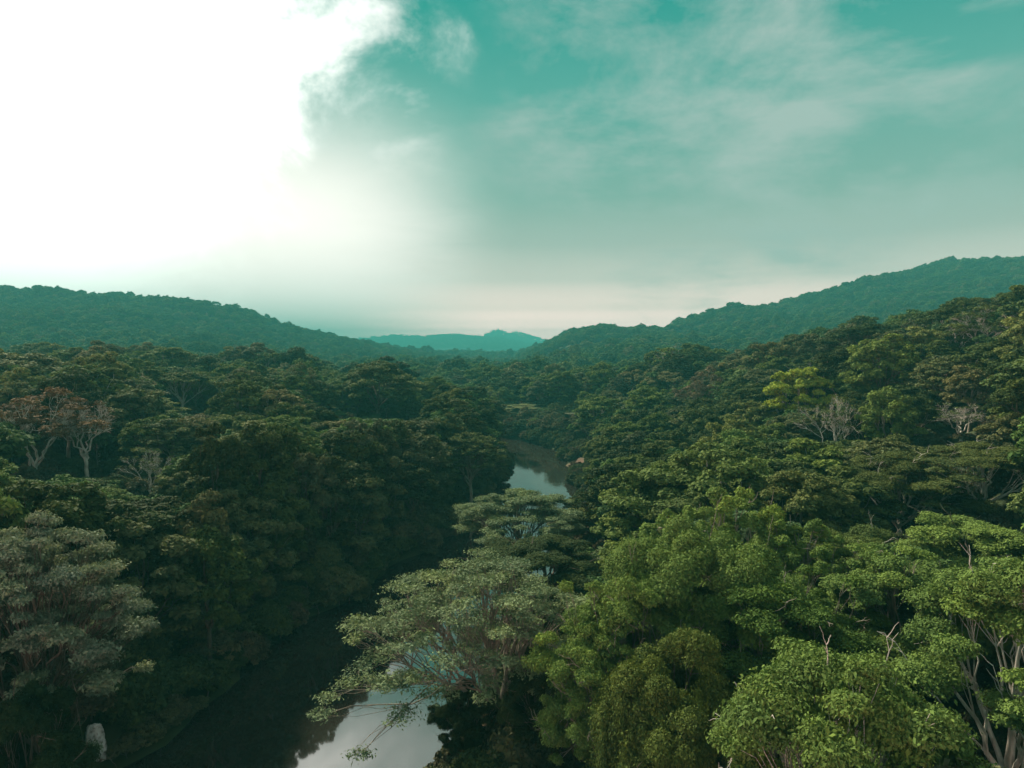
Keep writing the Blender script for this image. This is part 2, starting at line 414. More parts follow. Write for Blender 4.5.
def grow(seed, style, H, Rc, Hc, L, W, cover, fork=.45, nl=6, lean=(0, 0), tr=None, twigs=True, sides=6, split=True):
    """a tree of height H: returns (trunk V,F), [limb V,F ...], (leaf V,F,tone)"""
    rng = np.random.default_rng(seed)
    P, rr, fl = crown_puffs(rng, style, Rc, Hc)
    P = P + np.array([lean[0], lean[1], 0])
    top = (P[:, 2] + rr * fl).max()
    P[:, 2] = np.maximum(P[:, 2], -.75 * Hc)
    P[:, 2] += H - top
    tr = tr or H * .021
    hf = H * fork
    fk = np.array([lean[0] * .35, lean[1] * .35, hf])
    T = Tubes(max(sides, 5))
    tp = curve_pts((0, 0, -1.2), fk, np.array([*rng.normal(0, .25, 2), 0]), 7, rng, .02)
    T.add(tp, np.linspace(tr * 1.35, tr * .8, 7) * np.array([1.5, 1.12, 1, 1, 1, 1, 1]))
    # leading shoot that carries the top
    limbs = []
    az = np.arctan2(P[:, 1] - fk[1], P[:, 0] - fk[0])
    rd = np.hypot(P[:, 0] - fk[0], P[:, 1] - fk[1])
    inner = rd < Rc * .33
    grp = np.where(inner, 0, 1 + ((az + rng.uniform(0, PI)) % (2 * PI) / (2 * PI) * nl).astype(int) % nl)
    for g in range(nl + 1):
        ids = np.where(grp == g)[0]
        if not len(ids): continue
        tb = T if (g == 0 or not split) else Tubes(sides)
        end = P[ids].mean(0); end = fk + (end - fk) * .86; end[2] -= .06 * Hc
        st = tp[-1] - np.array([0, 0, rng.uniform(0, .22) * hf * (g > 0)])
        if g: st = tp[4] + (tp[-1] - tp[4]) * rng.uniform(.35, 1)
        sag = np.array([0, 0, (end[2] - st[2]) * (.10 if style in ('umbrella', 'layered', 'bare', 'sparse') else .2)])
        sag[:2] = rng.normal(0, .06 * Rc, 2)
        lp = curve_pts(st, end, sag, 9, rng, .09 if style == 'bare' else .04)
        r0 = tr * rng.uniform(.42, .62) if g else tr * .66
        lr = np.linspace(r0, r0 * .32, 9)
        tb.add(lp, lr)
        for q in ids:
            k = rng.integers(5, 9) if style == 'bare' else rng.integers(3, 9) if rd[q] > .4 * Rc else rng.integers(2, 7)
            b = P[q] - np.array([0, 0, rr[q] * fl[q] * .25])
            bp = curve_pts(lp[k], b, np.array([0, 0, .05 * np.linalg.norm(b - lp[k])]), 6, rng, .10 if style == 'bare' else .06)
            tb.add(bp, np.linspace(lr[k] * .55, max(.014 * L / .28, lr[k] * .16), 6))
            if twigs and style not in ('bare', 'layered') and rng.uniform() < .36:      # a dead stick poking out of the leaves
                d = unit(np.array([P[q, 0] - fk[0], P[q, 1] - fk[1], .5 * Hc]) + rng.normal(0, .5 * Rc, 3))
                sp = curve_pts(b, b + d * rr[q] * rng.uniform(1.2, 2.0), rng.normal(0, .12 * rr[q], 3), 5, rng, .08)
                tb.add(sp, np.linspace(.055, .016, 5))
                for _ in range(3):
                    e = sp[rng.integers(2, 5)]
                    tb.add(curve_pts(e, e + unit(d + rng.normal(0, .6, 3)) * rr[q] * rng.uniform(.3, .7), np.zeros(3), 4, rng, .1), np.linspace(.026, .01, 4))
            if twigs:
                m = 9 if style == 'bare' else 4
                for _ in range(m):
                    kk = rng.integers(2, 6)
                    e = P[q] + unit(rng.normal(size=3) + np.array([0, 0, .45])) * np.array([1, 1, fl[q]]) * rr[q] * rng.uniform(.6, 1.1)
                    cp = curve_pts(bp[kk], e, np.zeros(3), 4, rng, .08)
                    tb.add(cp, np.linspace(max(.02, lr[k] * .2), .010, 4))
                    if style == 'bare':
                        for _ in range(2):
                            e2 = cp[2] + unit(rng.normal(size=3) + np.array([0, 0, .4])) * rr[q] * .5
                            tb.add(curve_pts(cp[2], e2, np.zeros(3), 3, rng, .08), np.linspace(.018, .008, 3))
        if g and split: limbs.append(tb.arrays())
    pos, nrm, tone = crown_leaves(rng, P, rr, fl, L, W, cover, style)
    if style == 'vine':                                 # curtains of creeper hanging from the crown
        ns = int(60 * Rc)
        a = rng.uniform(0, 2 * PI, ns); q = rng.uniform(.45, 1.02, ns)
        z0 = H - top + Hc * np.sqrt(np.clip(1 - (q * .95) ** 2, 0, 1)) * .9
        ln = rng.uniform(.25, .8, ns) * (H * .62)
        per = int(240 * .28 / L)
        idx = np.repeat(np.arange(ns), per); t = rng.uniform(0, 1, ns * per) ** .8
        sw = .16 + .15 * rng.uniform(size=ns)
        x = np.cos(a)[idx] * q[idx] * Rc + rng.normal(0, 1, len(idx)) * sw[idx]
        y = np.sin(a)[idx] * q[idx] * Rc + rng.normal(0, 1, len(idx)) * sw[idx]
        z = z0[idx] - t * ln[idx]
        p2 = np.stack([x, y, np.maximum(z, .2)], 1)
        out = np.stack([np.cos(a)[idx], np.sin(a)[idx], .35 + 0 * idx], 1)
        n2 = unit(out + rng.normal(0, .5, (len(idx), 3)))
        t2 = np.clip(np.clip(rng.normal(.5, .16, ns), 0, 1)[idx] + rng.normal(0, .13, len(idx)), 0, 1)
        pos = np.concatenate([pos, p2]); nrm = np.concatenate([nrm, n2]); tone = np.concatenate([tone, t2])
    V, F = leaf_quads(rng, pos, nrm, L, W)
    return T.arrays(), limbs, (V, F, tone)

KIND_NAME = {'dome': 'broadleaf_tree', 'lumpy': 'clump_crowned_tree', 'tall': 'tall_forest_tree', 'vine': 'vine_draped_tree',
             'umbrella': 'umbrella_tree', 'tiered': 'tiered_tree', 'tuft': 'tufted_tree', 'layered': 'spreading_tree', 'sparse': 'thin_crowned_tree', 'bare': 'bare_tree'}

def plant(style, g, name=None):
    """links one tree: Empty > trunk (> limb ...), crown"""
    root = bpy.data.objects.new(name or KIND_NAME[style], None); COL.objects.link(root)
    root.empty_display_size = .5
    (tv, tf), limbs, (lv, lf, tone) = g
    tk = link('trunk', mesh_from('trunk', tv, tf, BARK, smooth_=True), root)
    for (v, f) in limbs:
        link('limb', mesh_from('limb', v, f, BARK, smooth_=True), tk)
    link('crown', mesh_from('crown', lv, lf, LEAF, tone=tone), root)
    return root

def copy_tree(o, parent=None):
    c = o.copy(); COL.objects.link(c)
    if parent is not None: c.parent = parent
    for ch in list(o.children): copy_tree(ch, c)
    return c

def place(root, x, y, ztop, size, rot, leaf, bark):
    """stands a tree on the ground so that its top reaches ztop; size = (H, Rc) it was grown at, wanted radius"""
    H, Rc, want = size
    z = float(ground(x, y))
    root.location = (x, y, z); root.rotation_euler = (0, 0, rot)
    root.scale = (want / Rc, want / Rc, (ztop - z) / H)
    paint(root, leaf, bark)

def paint(o, leaf, bark):
    for ch in o.children:
        ch.color = (*(leaf if ch.name.startswith('crown') else bark), 1)
        paint(ch, leaf, bark)

# bark tints
PALE, GREY, BROWN = (.42, .38, .33), (.19, .165, .13), (.10, .08, .06)
# leaf tints
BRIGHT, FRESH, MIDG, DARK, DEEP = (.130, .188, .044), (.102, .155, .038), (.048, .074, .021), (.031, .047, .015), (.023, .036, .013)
OLIVE, SAGE, GREYG, YELLOW, RUST, TAN = (.066, .085, .028), (.125, .165, .085), (.142, .166, .110), (.20, .25, .032), (.10, .062, .032), (.12, .10, .065)

# ------------------------------------------------------------------ the trees one can point to
used = []              # (x, y, radius) of ground already taken
def taken(x, y, r):
    return any((x - a) ** 2 + (y - b) ** 2 < (.62 * (r + c)) ** 2 for a, b, c in used)

near_lib, mid_lib, SIZE = {}, {}, {}
def grow_near(key, seed, style, H, Rc, Hc, **k):
    a = dict(L=.19, W=.092, cover=1.4); a.update(k)
    near_lib[key] = plant(style, grow(seed, style, H, Rc, Hc, **a)); SIZE[key] = (H, Rc)
def grow_mid(key, seed, style, H, Rc, Hc, **k):
    a = dict(L=.40, W=.22, cover=1.1, twigs=False, sides=5, split=False); a.update(k)
    mid_lib[key] = plant(style, grow(seed, style, H, Rc, Hc, **a)); SIZE[key] = (H, Rc)

grow_near('n_layer',  11, 'layered', 19, 9.5, 10.5, fork=.26, nl=8, lean=(-3.0, 0), cover=.22, L=.25, W=.10)
grow_near('n_layer2', 12, 'layered', 17, 8.0, 5.5, fork=.36, nl=7, cover=.7)
grow_near('n_dome',   13, 'dome', 16, 7.0, 7.0)
grow_near('n_dome2',  14, 'dome', 16, 6.5, 6.6)
grow_near('n_lumpy',  15, 'lumpy', 17, 7.5, 7.0, cover=1.1)
grow_near('n_lumpy2', 16, 'lumpy', 15, 6.0, 6.4, cover=1.1)
grow_near('n_vine',   17, 'vine', 15, 6.5, 5.5, cover=.8)
grow_near('n_tier',   20, 'tiered', 17, 7.0, 7.2, cover=1.0)
grow_near('n_tier3',  33, 'layered', 17, 7.0, 8.5, cover=.85, fork=.36, nl=7)
grow_near('n_tier2',  31, 'tiered', 15, 6.5, 6.2, cover=1.0)
grow_near('n_tuft',   34, 'tuft', 15, 6.0, 5.0, cover=1.4)
grow_mid('m_wall',   35, 'tall', 14, 4.6, 7.2, fork=.22)
grow_mid('m_wall2',  36, 'tall', 15, 4.2, 7.6, fork=.25)
grow_mid('m_tier',   32, 'tiered', 15, 5.8, 6.6, cover=1.0, fork=.34)
grow_near('n_umb',    18, 'umbrella', 15, 8.0, 7.5, fork=.26, nl=9, cover=.85)
grow_near('n_umb2',   19, 'umbrella', 16, 7.5, 7.5, fork=.24, nl=7, lean=(-3.2, 1), cover=1.0)
grow_mid('m_dome',   21, 'dome', 15, 5.5, 6.4, fork=.36)
grow_mid('m_dome2',  22, 'dome', 16, 6.2, 6.6, fork=.36)
grow_mid('m_dome3',  23, 'dome', 14, 5.0, 6.6, fork=.36)
grow_mid('m_lumpy',  24, 'lumpy', 15, 5.5, 6.6, fork=.36)
grow_mid('m_umb',    25, 'umbrella', 15, 6.5, 3.6, cover=.95, fork=.36)
grow_mid('m_layer',  26, 'layered', 15, 6.5, 5.0, cover=.85, fork=.4)
grow_mid('m_tall',   27, 'tall', 18, 4.6, 8, fork=.36)
grow_mid('m_sparse', 28, 'sparse', 15, 5.0, 5.0, cover=.55, twigs=True)
grow_mid('m_bare',   29, 'bare', 15, 5.0, 6.0, cover=.06, twigs=True, fork=.33, nl=4, tr=.26)
grow_mid('m_bare2',  30, 'bare', 14, 5.5, 5.0, cover=.3, twigs=True, fork=.28, nl=5, tr=.24)
LIB = {**near_lib, **mid_lib}
first_used = set()
def get(key):
    if key not in first_used:
        first_used.add(key); return LIB[key]
    return copy_tree(LIB[key])

SPECIAL = [
 # key, column, depth, row of the top, radius m, leaf, bark, turn, label
 ('n_layer',   510, 54, 564, 9.4, SAGE, GREY, .2, 'pale green open spreading tree leaning over the river, tallest in the middle'),
 ('n_dome2',   545, 80, 541, 8.4, DARK, BROWN, .5, 'dark green dense low-domed tree between the two pale spreading riverside trees'),
 ('n_layer2',  520, 103, 492, 9.8, SAGE, GREY, 1.9, 'pale green spreading tree with water showing through it, behind the dark domed tree'),
 ('n_lumpy',   690, 50, 528, 6.4, FRESH, GREY, .9, 'bright green clumpy tree beside the dark gap right of the river'),
 ('n_tuft',    728, 60, 487, 6.2, BRIGHT, GREY, 2.2, 'bright green tree with small round leaf tufts poking above the near canopy'),
 ('n_tuft',    806, 57, 520, 5.4, FRESH, GREY, 4.2, 'second tufted green tree, lower and right of the brighter tufted one'),
 ('n_tier2',   622, 47, 574, 4.8, FRESH, GREY, 5.2, 'green tree with pads of leaves stepping down leftwards to the dark gap'),
 ('n_tier2',   604, 44, 640, 3.8, FRESH, GREY, 1.2, 'small green tree with drooping boughs at the edge of the dark gap'),
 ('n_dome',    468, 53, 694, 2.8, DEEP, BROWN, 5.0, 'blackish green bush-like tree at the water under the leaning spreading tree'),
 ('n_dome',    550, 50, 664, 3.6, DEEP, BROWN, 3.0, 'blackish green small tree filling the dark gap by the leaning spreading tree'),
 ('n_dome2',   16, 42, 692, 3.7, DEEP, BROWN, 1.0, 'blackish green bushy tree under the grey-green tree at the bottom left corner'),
 ('n_vine',    672, 40, 632, 4.6, (.072, .098, .024), BROWN, 0, 'olive tree smothered in hanging creepers and dead stems in the near canopy'),
 ('n_umb',     985, 80, 443, 8.8, OLIVE, PALE, .3, 'olive flat-topped tree on white limbs at the right edge below the slope'),
 ('n_umb',     903, 83, 452, 7.8, OLIVE, PALE, 2.4, 'olive flat-topped tree on white limbs, left one of the touching pair'),
 ('n_umb2',    868, 31, 640, 6.2, FRESH, PALE, 1.2, 'green tree with fanned white limbs at the bottom edge of the near canopy'),
 ('n_umb2',    1010, 38, 560, 7.2, FRESH, PALE, 3.6, 'tall green tree with bare pale branches on its open side at the right edge'),
 ('n_tier2',    780, 47, 566, 6.6, (.058, .100, .022), GREY, 2.0, 'mid green round tree between the creeper-hung tree and the white-limbed one'),
 ('n_tier',   905, 50, 548, 6.6, FRESH, GREY, 4.4, 'fresh green domed tree below the pair of olive flat-topped trees'),
 ('n_tier3',  22, 48, 518, 7.0, GREYG, BROWN, 4.0, 'grey-green layered tree on the near left bank above the pale boulder'),
 ('n_lumpy2',  985, 60, 520, 6.6, BRIGHT, GREY, .4, 'bright green clumpy tree just under the right-hand olive flat-topped tree'),
 ('n_vine',    600, 62, 610, 4.5, DARK, BROWN, 2.5, 'dark creeper-hung tree in the gap behind the leaning spreading tree'),
 ('m_dome2',   800, 150, 366, 7.0, YELLOW, GREY, 0, 'vivid yellow-green tree standing out halfway up the right slope'),
 ('m_bare2',   985, 150, 306, 9.0, OLIVE, PALE, .6, 'wide thin-leaved tree with pale fanned limbs high on the right slope'),
 ('m_umb',     868, 185, 324, 11, DARK, BROWN, 2.1, 'dark flat-topped tree breaking the skyline of the right slope'),
 ('m_bare',    962, 112, 402, 5.0, OLIVE, PALE, 0, 'nearly leafless white tree standing in the middle of the right slope'),
 ('m_bare',    836, 122, 392, 5.2, OLIVE, PALE, 1.7, 'nearly leafless pale tree beside the vivid yellow-green one on the slope'),
 ('m_bare2',   702, 205, 366, 7.0, TAN, GREY, 2.8, 'tan half-bare tree on the lower end of the right ridge'),
 ('m_bare2',   32, 112, 388, 9.0, RUST, PALE, 3.3, 'rust-brown tree with stout white limbs at the left edge'),
 ('m_bare',    82, 118, 398, 6.5, RUST, PALE, .9, 'bare white-limbed tree next to the rust-brown tree on the left'),
 ('m_bare',    146, 108, 448, 3.6, OLIVE, PALE, 2.3, 'single slim white dead tree among the dark left forest'),
 ('m_umb',     182, 190, 372, 8.5, OLIVE, PALE, .3, 'tall pale olive tree rising above the left forest'),
 ('m_dome',    245, 116, 428, 7.5, (.058, .078, .026), BROWN, .3, 'large grey-olive dome tree above the dark left bank'),
 ('m_dome2',   152, 170, 398, 7, (.095, .115, .025), BROWN, 1.3, 'yellowish round tree below the tall pale olive one'),
 ('m_dome2',   378, 215, 360, 12, (.060, .080, .024), BROWN, 2.3, 'huge broad olive tree crowning the left forest near the valley'),
 ('m_layer',   470, 150, 432, 7.5, (.075, .092, .035), GREY, 1.0, 'olive layered tree overhanging the far bend of the river'),
 ('m_dome3',   524, 308, 404, 11, (.125, .145, .06), GREY, 1.0, 'pale green big tree closing the far end of the river'),
 ('m_dome2',   600, 285, 408, 12, (.125, .13, .072), GREY, 4.0, 'pale grey-green wide tree right of the river end'),
 ('m_dome2',   640, 330, 372, 16, (.045, .075, .024), BROWN, 4.0, 'large dark rounded tree standing in the valley floor beyond the river'),
 ('m_lumpy',   738, 120, 432, 6.5, FRESH, GREY, 1.0, 'light green clumpy tree at the foot of the right slope'),
 ('m_dome',    668, 110, 446, 7, DARK, BROWN, 2.7, 'dark tall tree leaning out from the right bank at the bend'),
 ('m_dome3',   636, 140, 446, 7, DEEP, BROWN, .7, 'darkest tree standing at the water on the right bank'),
]
def label_ok(t): assert 4 <= len(t.split()) <= 16, t
heroes = []
for (key, cx, dep, row, rad, leaf, bark, rot, lab) in SPECIAL:
    label_ok(lab)
    x = px(cx, dep); o = get(key)
    H, Rc = SIZE[key]
    place(o, x, dep, pz(row, dep), (H, Rc, rad), rot, leaf, bark)
    tag(o, lab, 'tree')
    used.append((x, dep, rad)); heroes.append((x, dep, pz(row, dep), rad))
    if dep < 75:                                    # limbs of the nearest trees are seen one by one
        pass

# ------------------------------------------------------------------ the forest between them
rng = np.random.default_rng(77)
cand = []
BX, BY = px(83, 57), 57.0                # the boulder
# nothing nearer may stand in front of these: columns, distance, lowest row that shows
VIEWS = [(503, 574, 300, 426), (855, 1024, 80, 535), (940, 985, 112, 455), (815, 856, 122, 440), (0, 112, 124, 480), (128, 165, 108, 500), (500, 585, 200, 505),
         (455, 600, 101, 552), (765, 830, 150, 408), (950, 1015, 150, 340), (450, 615, 78, 585), (165, 205, 190, 415), (345, 420, 215, 420)]
def tallest(x, y, r):
    top = 99.
    c, w = 512 + x / y * FPX, r / y * FPX * .8
    for (a, b, dep, row) in VIEWS:
        if y < dep and c + w > a and c - w < b: top = min(top, pz(row, y))
    return top
def in_view(x, y, m=1.0): return abs(x) < (y * .77 + 9) * m
def offer(x, y, h, r, left, w):
    if taken(x, y, r * .8): return
    h = min(h, max(tallest(x, y, r) - float(ground(x, y)), 5.6 if y > 200 else 0))
    if h > 5: cand.append([x, y, h, min(r, h * .55), left, w])
# the wall of trees along the left water's edge
for e0, gap in ((4.2, 5.2), (9.5, 5.6)):
    y = 40.0
    while y < 215:
        e = e0 + rng.normal(0, 1.0); x = float(left_bank(y)) - e
        if in_view(x, y) and (x - BX) ** 2 + (y - BY) ** 2 > 30 and not (y < BY and abs(x - BX / BY * y) < 4):
            offer(x, y, rng.uniform(14, 19) if 50 < y < 115 else rng.uniform(11.5, 17.5), rng.uniform(3.4, 5.2), True, e)
        y += gap * rng.uniform(.75, 1.3)
yy = 22.0
while yy < 430:
    step = 6.6 if yy < 110 else (8.0 if yy < 240 else 12)
    xx = -(yy * .80 + 22)
    while xx < yy * .80 + 22:
        x = xx + rng.uniform(-.4, .4) * step; y = yy + rng.uniform(-.4, .4) * step
        xx += step
        if not in_view(x, y): continue
        e = float(left_bank(y)) - x; d = x - float(right_bank(y))
        if e < 13 and 40 < y < 215 and e > d: continue
        if e < 3.2 and d < 2.5: continue
        if d > -1 and y < 60 and x < 5: continue
        if e > 0:                                                              # open ground round the boulder, towards the light
            t = min(24, max(-9, (x - BX) * SUN_DIR[0] * 1.3 + (y - BY) * SUN_DIR[1] * 1.3))
            if (x - BX + t * .56) ** 2 + (y - BY - t * .83) ** 2 < 20: continue
        if (x - 20) ** 2 + (y - 207) ** 2 < 40: continue                       # bare earth bank
        w = e if e > d else d
        base = (12.8 if y < 240 else 15.5) + 2.5 * rng.normal() + (4.5 if rng.uniform() < .05 else 0) + 1.5 * float(fbm(x, y, 90, 2))
        h = base * (1.0 if e > d else (.78 + .22 * min(1, w / 12)))
        r = h * rng.uniform(.32, .47)
        if taken(x, y, r * .8): continue
        h = min(h, max(tallest(x, y, r) - float(ground(x, y)), 5.6 if y > 200 else 0))
        if h < 5: continue
        r = min(r, h * .55)
        cand.append([x, y, h, r, e > d, w])
    yy += step * .87
cand = np.array([c for c in cand], float)
gz = ground(cand[:, 0], cand[:, 1])
# which of them show, and how large: crowns drawn far to near into a small id picture
allc = [(c[0], c[1], g + c[2], c[3], i) for i, (c, g) in enumerate(zip(cand, gz))] + [(h[0], h[1], h[2], h[3], -2) for h in heroes]
buf = np.full((384, 512), -1, int)
gy, gx = np.mgrid[0:384, 0:512]
for (x, y, zt, r, i) in sorted(allc, key=lambda t: -t[1]):
    cxp = (512 + x / y * FPX) / 2; cyp = (HOR + (CAM_H - zt + r * .8) / y * FPX) / 2; rp = r / y * FPX / 2
    x0, x1, y0, y1 = int(max(0, cxp - rp)), int(min(512, cxp + rp + 1)), int(max(0, cyp - rp)), int(min(384, cyp + 1.6 * rp + 1))
    if x0 >= x1 or y0 >= y1: continue
    sx = (gx[y0:y1, x0:x1] - cxp) / rp; sy = (gy[y0:y1, x0:x1] - cyp) / rp
    sy = np.where(sy > 0, sy / 1.6, sy / .8)
    buf[y0:y1, x0:x1][sx ** 2 + sy ** 2 < 1] = i
cnt = np.bincount(buf[buf >= 0], minlength=len(cand))
order = np.argsort(-cnt)
N_IND = 262
ind = set(int(i) for i in order[:N_IND] if cnt[i] > 12)
print('candidates', len(cand), 'individual', len(ind), 'smallest', cnt[order[N_IND - 1]])

TINTS = [(DEEP, 'very dark green'), (DARK, 'dark green'), (MIDG, 'mid green'), (FRESH, 'fresh green'), (OLIVE, 'olive green'),
         ((.052, .066, .030), 'dull green'), ((.066, .070, .033), 'brownish green'), ((.070, .090, .048), 'grey-green'), ((.115, .135, .062), 'pale green')]
SHAPE = {'m_dome': 'round-crowned', 'm_dome2': 'broad-domed', 'm_dome3': 'tall-domed', 'm_lumpy': 'clumpy', 'm_umb': 'flat-topped',
         'm_layer': 'layered', 'm_tall': 'tall narrow', 'm_sparse': 'thin-crowned', 'm_bare2': 'half-bare', 'm_bare': 'bare', 'm_wall': 'leafy-to-the-ground', 'm_wall2': 'tall leafy', 'n_tuft': 'tufted',
         'n_dome': 'round-crowned', 'n_dome2': 'low-domed', 'n_lumpy': 'big clumpy', 'n_lumpy2': 'small clumpy', 'n_vine': 'creeper-hung',
         'n_umb2': 'flat-topped', 'n_tier': 'tall tiered', 'n_tier2': 'low tiered', 'm_tier': 'tiered', 'n_layer2': 'layered', 'n_umb': 'wide flat-topped'}
rest = []
for i, (x, y, h, r, left, w) in enumerate(cand):
    if i not in ind:
        rest.append((x, y, h, r)); continue
    if y < 72:
        key = rng.choice(['n_dome', 'n_dome2', 'n_lumpy', 'n_lumpy2', 'n_vine', 'n_umb2', 'n_tier', 'n_tier2'], p=[.14, .12, .15, .15, .1, .06, .14, .14])
    else:
        key = rng.choice(['m_dome', 'm_dome2', 'm_dome3', 'm_lumpy', 'm_umb', 'm_layer', 'm_tall', 'm_sparse', 'm_bare2', 'm_tier'],
                         p=[.21, .19, .17, .14, .02, .03, .08, .03, .035, .095])
    if left and w < 13: key = rng.choice(['m_wall', 'm_wall2', 'm_dome3', 'm_lumpy'], p=[.42, .34, .12, .12])
    if left and w < 13: p = [.28, .32, .14, .03, .05, .12, .01, .05, 0]
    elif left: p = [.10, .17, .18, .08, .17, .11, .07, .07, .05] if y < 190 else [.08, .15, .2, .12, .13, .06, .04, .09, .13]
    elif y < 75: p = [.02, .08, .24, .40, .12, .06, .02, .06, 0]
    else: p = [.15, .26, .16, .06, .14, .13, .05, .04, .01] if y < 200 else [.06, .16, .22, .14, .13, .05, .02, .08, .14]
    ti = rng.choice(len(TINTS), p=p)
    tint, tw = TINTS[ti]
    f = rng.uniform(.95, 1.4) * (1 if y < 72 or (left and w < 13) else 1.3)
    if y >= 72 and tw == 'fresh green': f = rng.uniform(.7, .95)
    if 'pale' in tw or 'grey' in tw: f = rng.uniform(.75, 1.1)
    leaf = tuple(c * f * q for c, q in zip(tint, (1.1, 1, .95)))
    bark = [PALE, GREY, BROWN][rng.choice(3, p=[.2, .45, .35])]
    if left and w < 13: bark = BROWN
    o = get(key)
    H, Rc = SIZE[key]
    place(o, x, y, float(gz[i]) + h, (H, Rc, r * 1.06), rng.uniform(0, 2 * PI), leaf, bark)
    if left:
        zone = 'at the left waterline' if w < 9 else ('low on the left bank' if w < 28 else ('inside the left forest' if y < 170 else 'far back in the left forest'))
        grp = 'trees of the left forest'
    else:
        zone = 'at the right waterline' if w < 9 else ('in the near right canopy' if y < 75 else ('on the lower right slope' if w < 45 else ('on the upper right slope' if y < 190 else 'on the far end of the right slope')))
        grp = 'trees of the right slope'
    if y > 240: zone, grp = 'on the valley floor beyond the river', 'trees of the valley floor'
    lab = f'{tw} {SHAPE[key]} tree {zone}'
    label_ok(lab)
    tag(o, lab, 'tree', grp)
for k, o in LIB.items():                 # growths that found no place
    if k not in first_used:
        for ch in list(o.children):
            for g in list(ch.children): bpy.data.objects.remove(g)
            bpy.data.objects.remove(ch)
        bpy.data.objects.remove(o)

# ------------------------------------------------------------------ masses: one object each, growths set out with geometry nodes
def source(name, seed, style, H, Rc, Hc, L, W, cover, wood=True, leaf=None):
    (tv, tf), _, (lv, lf, tone) = grow(seed, style, H, Rc, Hc, L, W, cover, twigs=False, sides=4, split=False)
    V = np.concatenate([lv, tv]) if wood else lv
    F = np.concatenate([lf, tf + len(lv)]) if wood else lf
    mi = np.concatenate([np.zeros(len(lf)), np.ones(len(tf))]) if wood else np.zeros(len(lf))
    tn = np.concatenate([tone, np.full(len(tf), .5)]) if wood else tone
    me = mesh_from(name, V, F, [leaf or LEAF_FAR, BARK_FAR], midx=mi, tone=tn)
    return bpy.data.objects.new(name, me)

def mass(name, pts, scales, rots, picks, sources, label, cat):
    c = bpy.data.collections.new(name + '_sources')
    for s in sources: c.objects.link(s)
    me = bpy.data.meshes.new(name)
    me.vertices.add(len(pts)); me.vertices.foreach_set('co', np.asarray(pts, np.float32).ravel())
    a = me.attributes.new('size', 'FLOAT_VECTOR', 'POINT'); a.data.foreach_set('vector', np.asarray(scales, np.float32).ravel())
    a = me.attributes.new('turn', 'FLOAT_VECTOR', 'POINT'); a.data.foreach_set('vector', np.asarray(rots, np.float32).ravel())
    a = me.attributes.new('pick', 'INT', 'POINT'); a.data.foreach_set('value', np.asarray(picks, np.int32))
    for m in (LEAF_FAR, BARK_FAR): me.materials.append(m)
    o = link(name, me)
    ng = bpy.data.node_groups.new(name, 'GeometryNodeTree')
    ng.interface.new_socket('Geometry', in_out='INPUT', socket_type='NodeSocketGeometry')
    ng.interface.new_socket('Geometry', in_out='OUTPUT', socket_type='NodeSocketGeometry')
    N, Lk = ng.nodes, ng.links
    gi = N.new('NodeGroupInput'); go = N.new('NodeGroupOutput')
    ci = N.new('GeometryNodeCollectionInfo'); ci.inputs['Collection'].default_value = c
    ci.inputs['Separate Children'].default_value = True; ci.inputs['Reset Children'].default_value = True
    ip = N.new('GeometryNodeInstanceOnPoints'); ip.inputs['Pick Instance'].default_value = True
    def attr(nm, typ):
        n = N.new('GeometryNodeInputNamedAttribute'); n.data_type = typ; n.inputs['Name'].default_value = nm
        return n.outputs['Attribute']
    Lk.new(gi.outputs[0], ip.inputs['Points']); Lk.new(ci.outputs[0], ip.inputs['Instance'])
    Lk.new(attr('pick', 'INT'), ip.inputs['Instance Index'])
    Lk.new(attr('turn', 'FLOAT_VECTOR'), ip.inputs['Rotation']); Lk.new(attr('size', 'FLOAT_VECTOR'), ip.inputs['Scale'])
    Lk.new(ip.outputs[0], go.inputs[0])
    md = o.modifiers.new('grow', 'NODES'); md.node_group = ng
    tag(o, label, cat, kind='stuff')
    return o

far_src = [source('far_growth', 41, 'dome', 14, 5.5, 4.6, .95, .6, 1.0), source('far_growth', 42, 'dome', 15, 6, 4.6, .95, .6, 1.0),
           source('far_growth', 43, 'lumpy', 14, 5.2, 5, .95, .6, .95), source('far_growth', 44, 'umbrella', 15, 6.2, 3.4, .95, .6, 1.0),
           source('far_growth', 45, 'tall', 17, 4.6, 6, .95, .6, 1.0)]
back_src = [source('back_growth', 51, 'dome', 14, 5.5, 4.6, .6, .34, 1.0), source('back_growth', 52, 'lumpy', 15, 6, 5, .6, .34, 1.0),
            source('back_growth', 53, 'umbrella', 15, 6.2, 3.8, .6, .34, 1.0), source('back_growth', 54, 'tall', 16, 4.6, 6, .6, .34, 1.0)]

# trees behind and between those in front
rest = np.array(rest)
z = ground(rest[:, 0], rest[:, 1])
n = len(rest)
mass('forest_behind', np.stack([rest[:, 0], rest[:, 1], z], 1), np.stack([rest[:, 3] / 5.2, rest[:, 3] / 5.2, rest[:, 2] / 14.5], 1),
     np.stack([0 * z, 0 * z, rng.uniform(0, 2 * PI, n)], 1), rng.choice(4, n, p=[.45, .25, .2, .1]), back_src,
     'dense green forest filling in behind and between the nearer trees of the valley', 'forest')

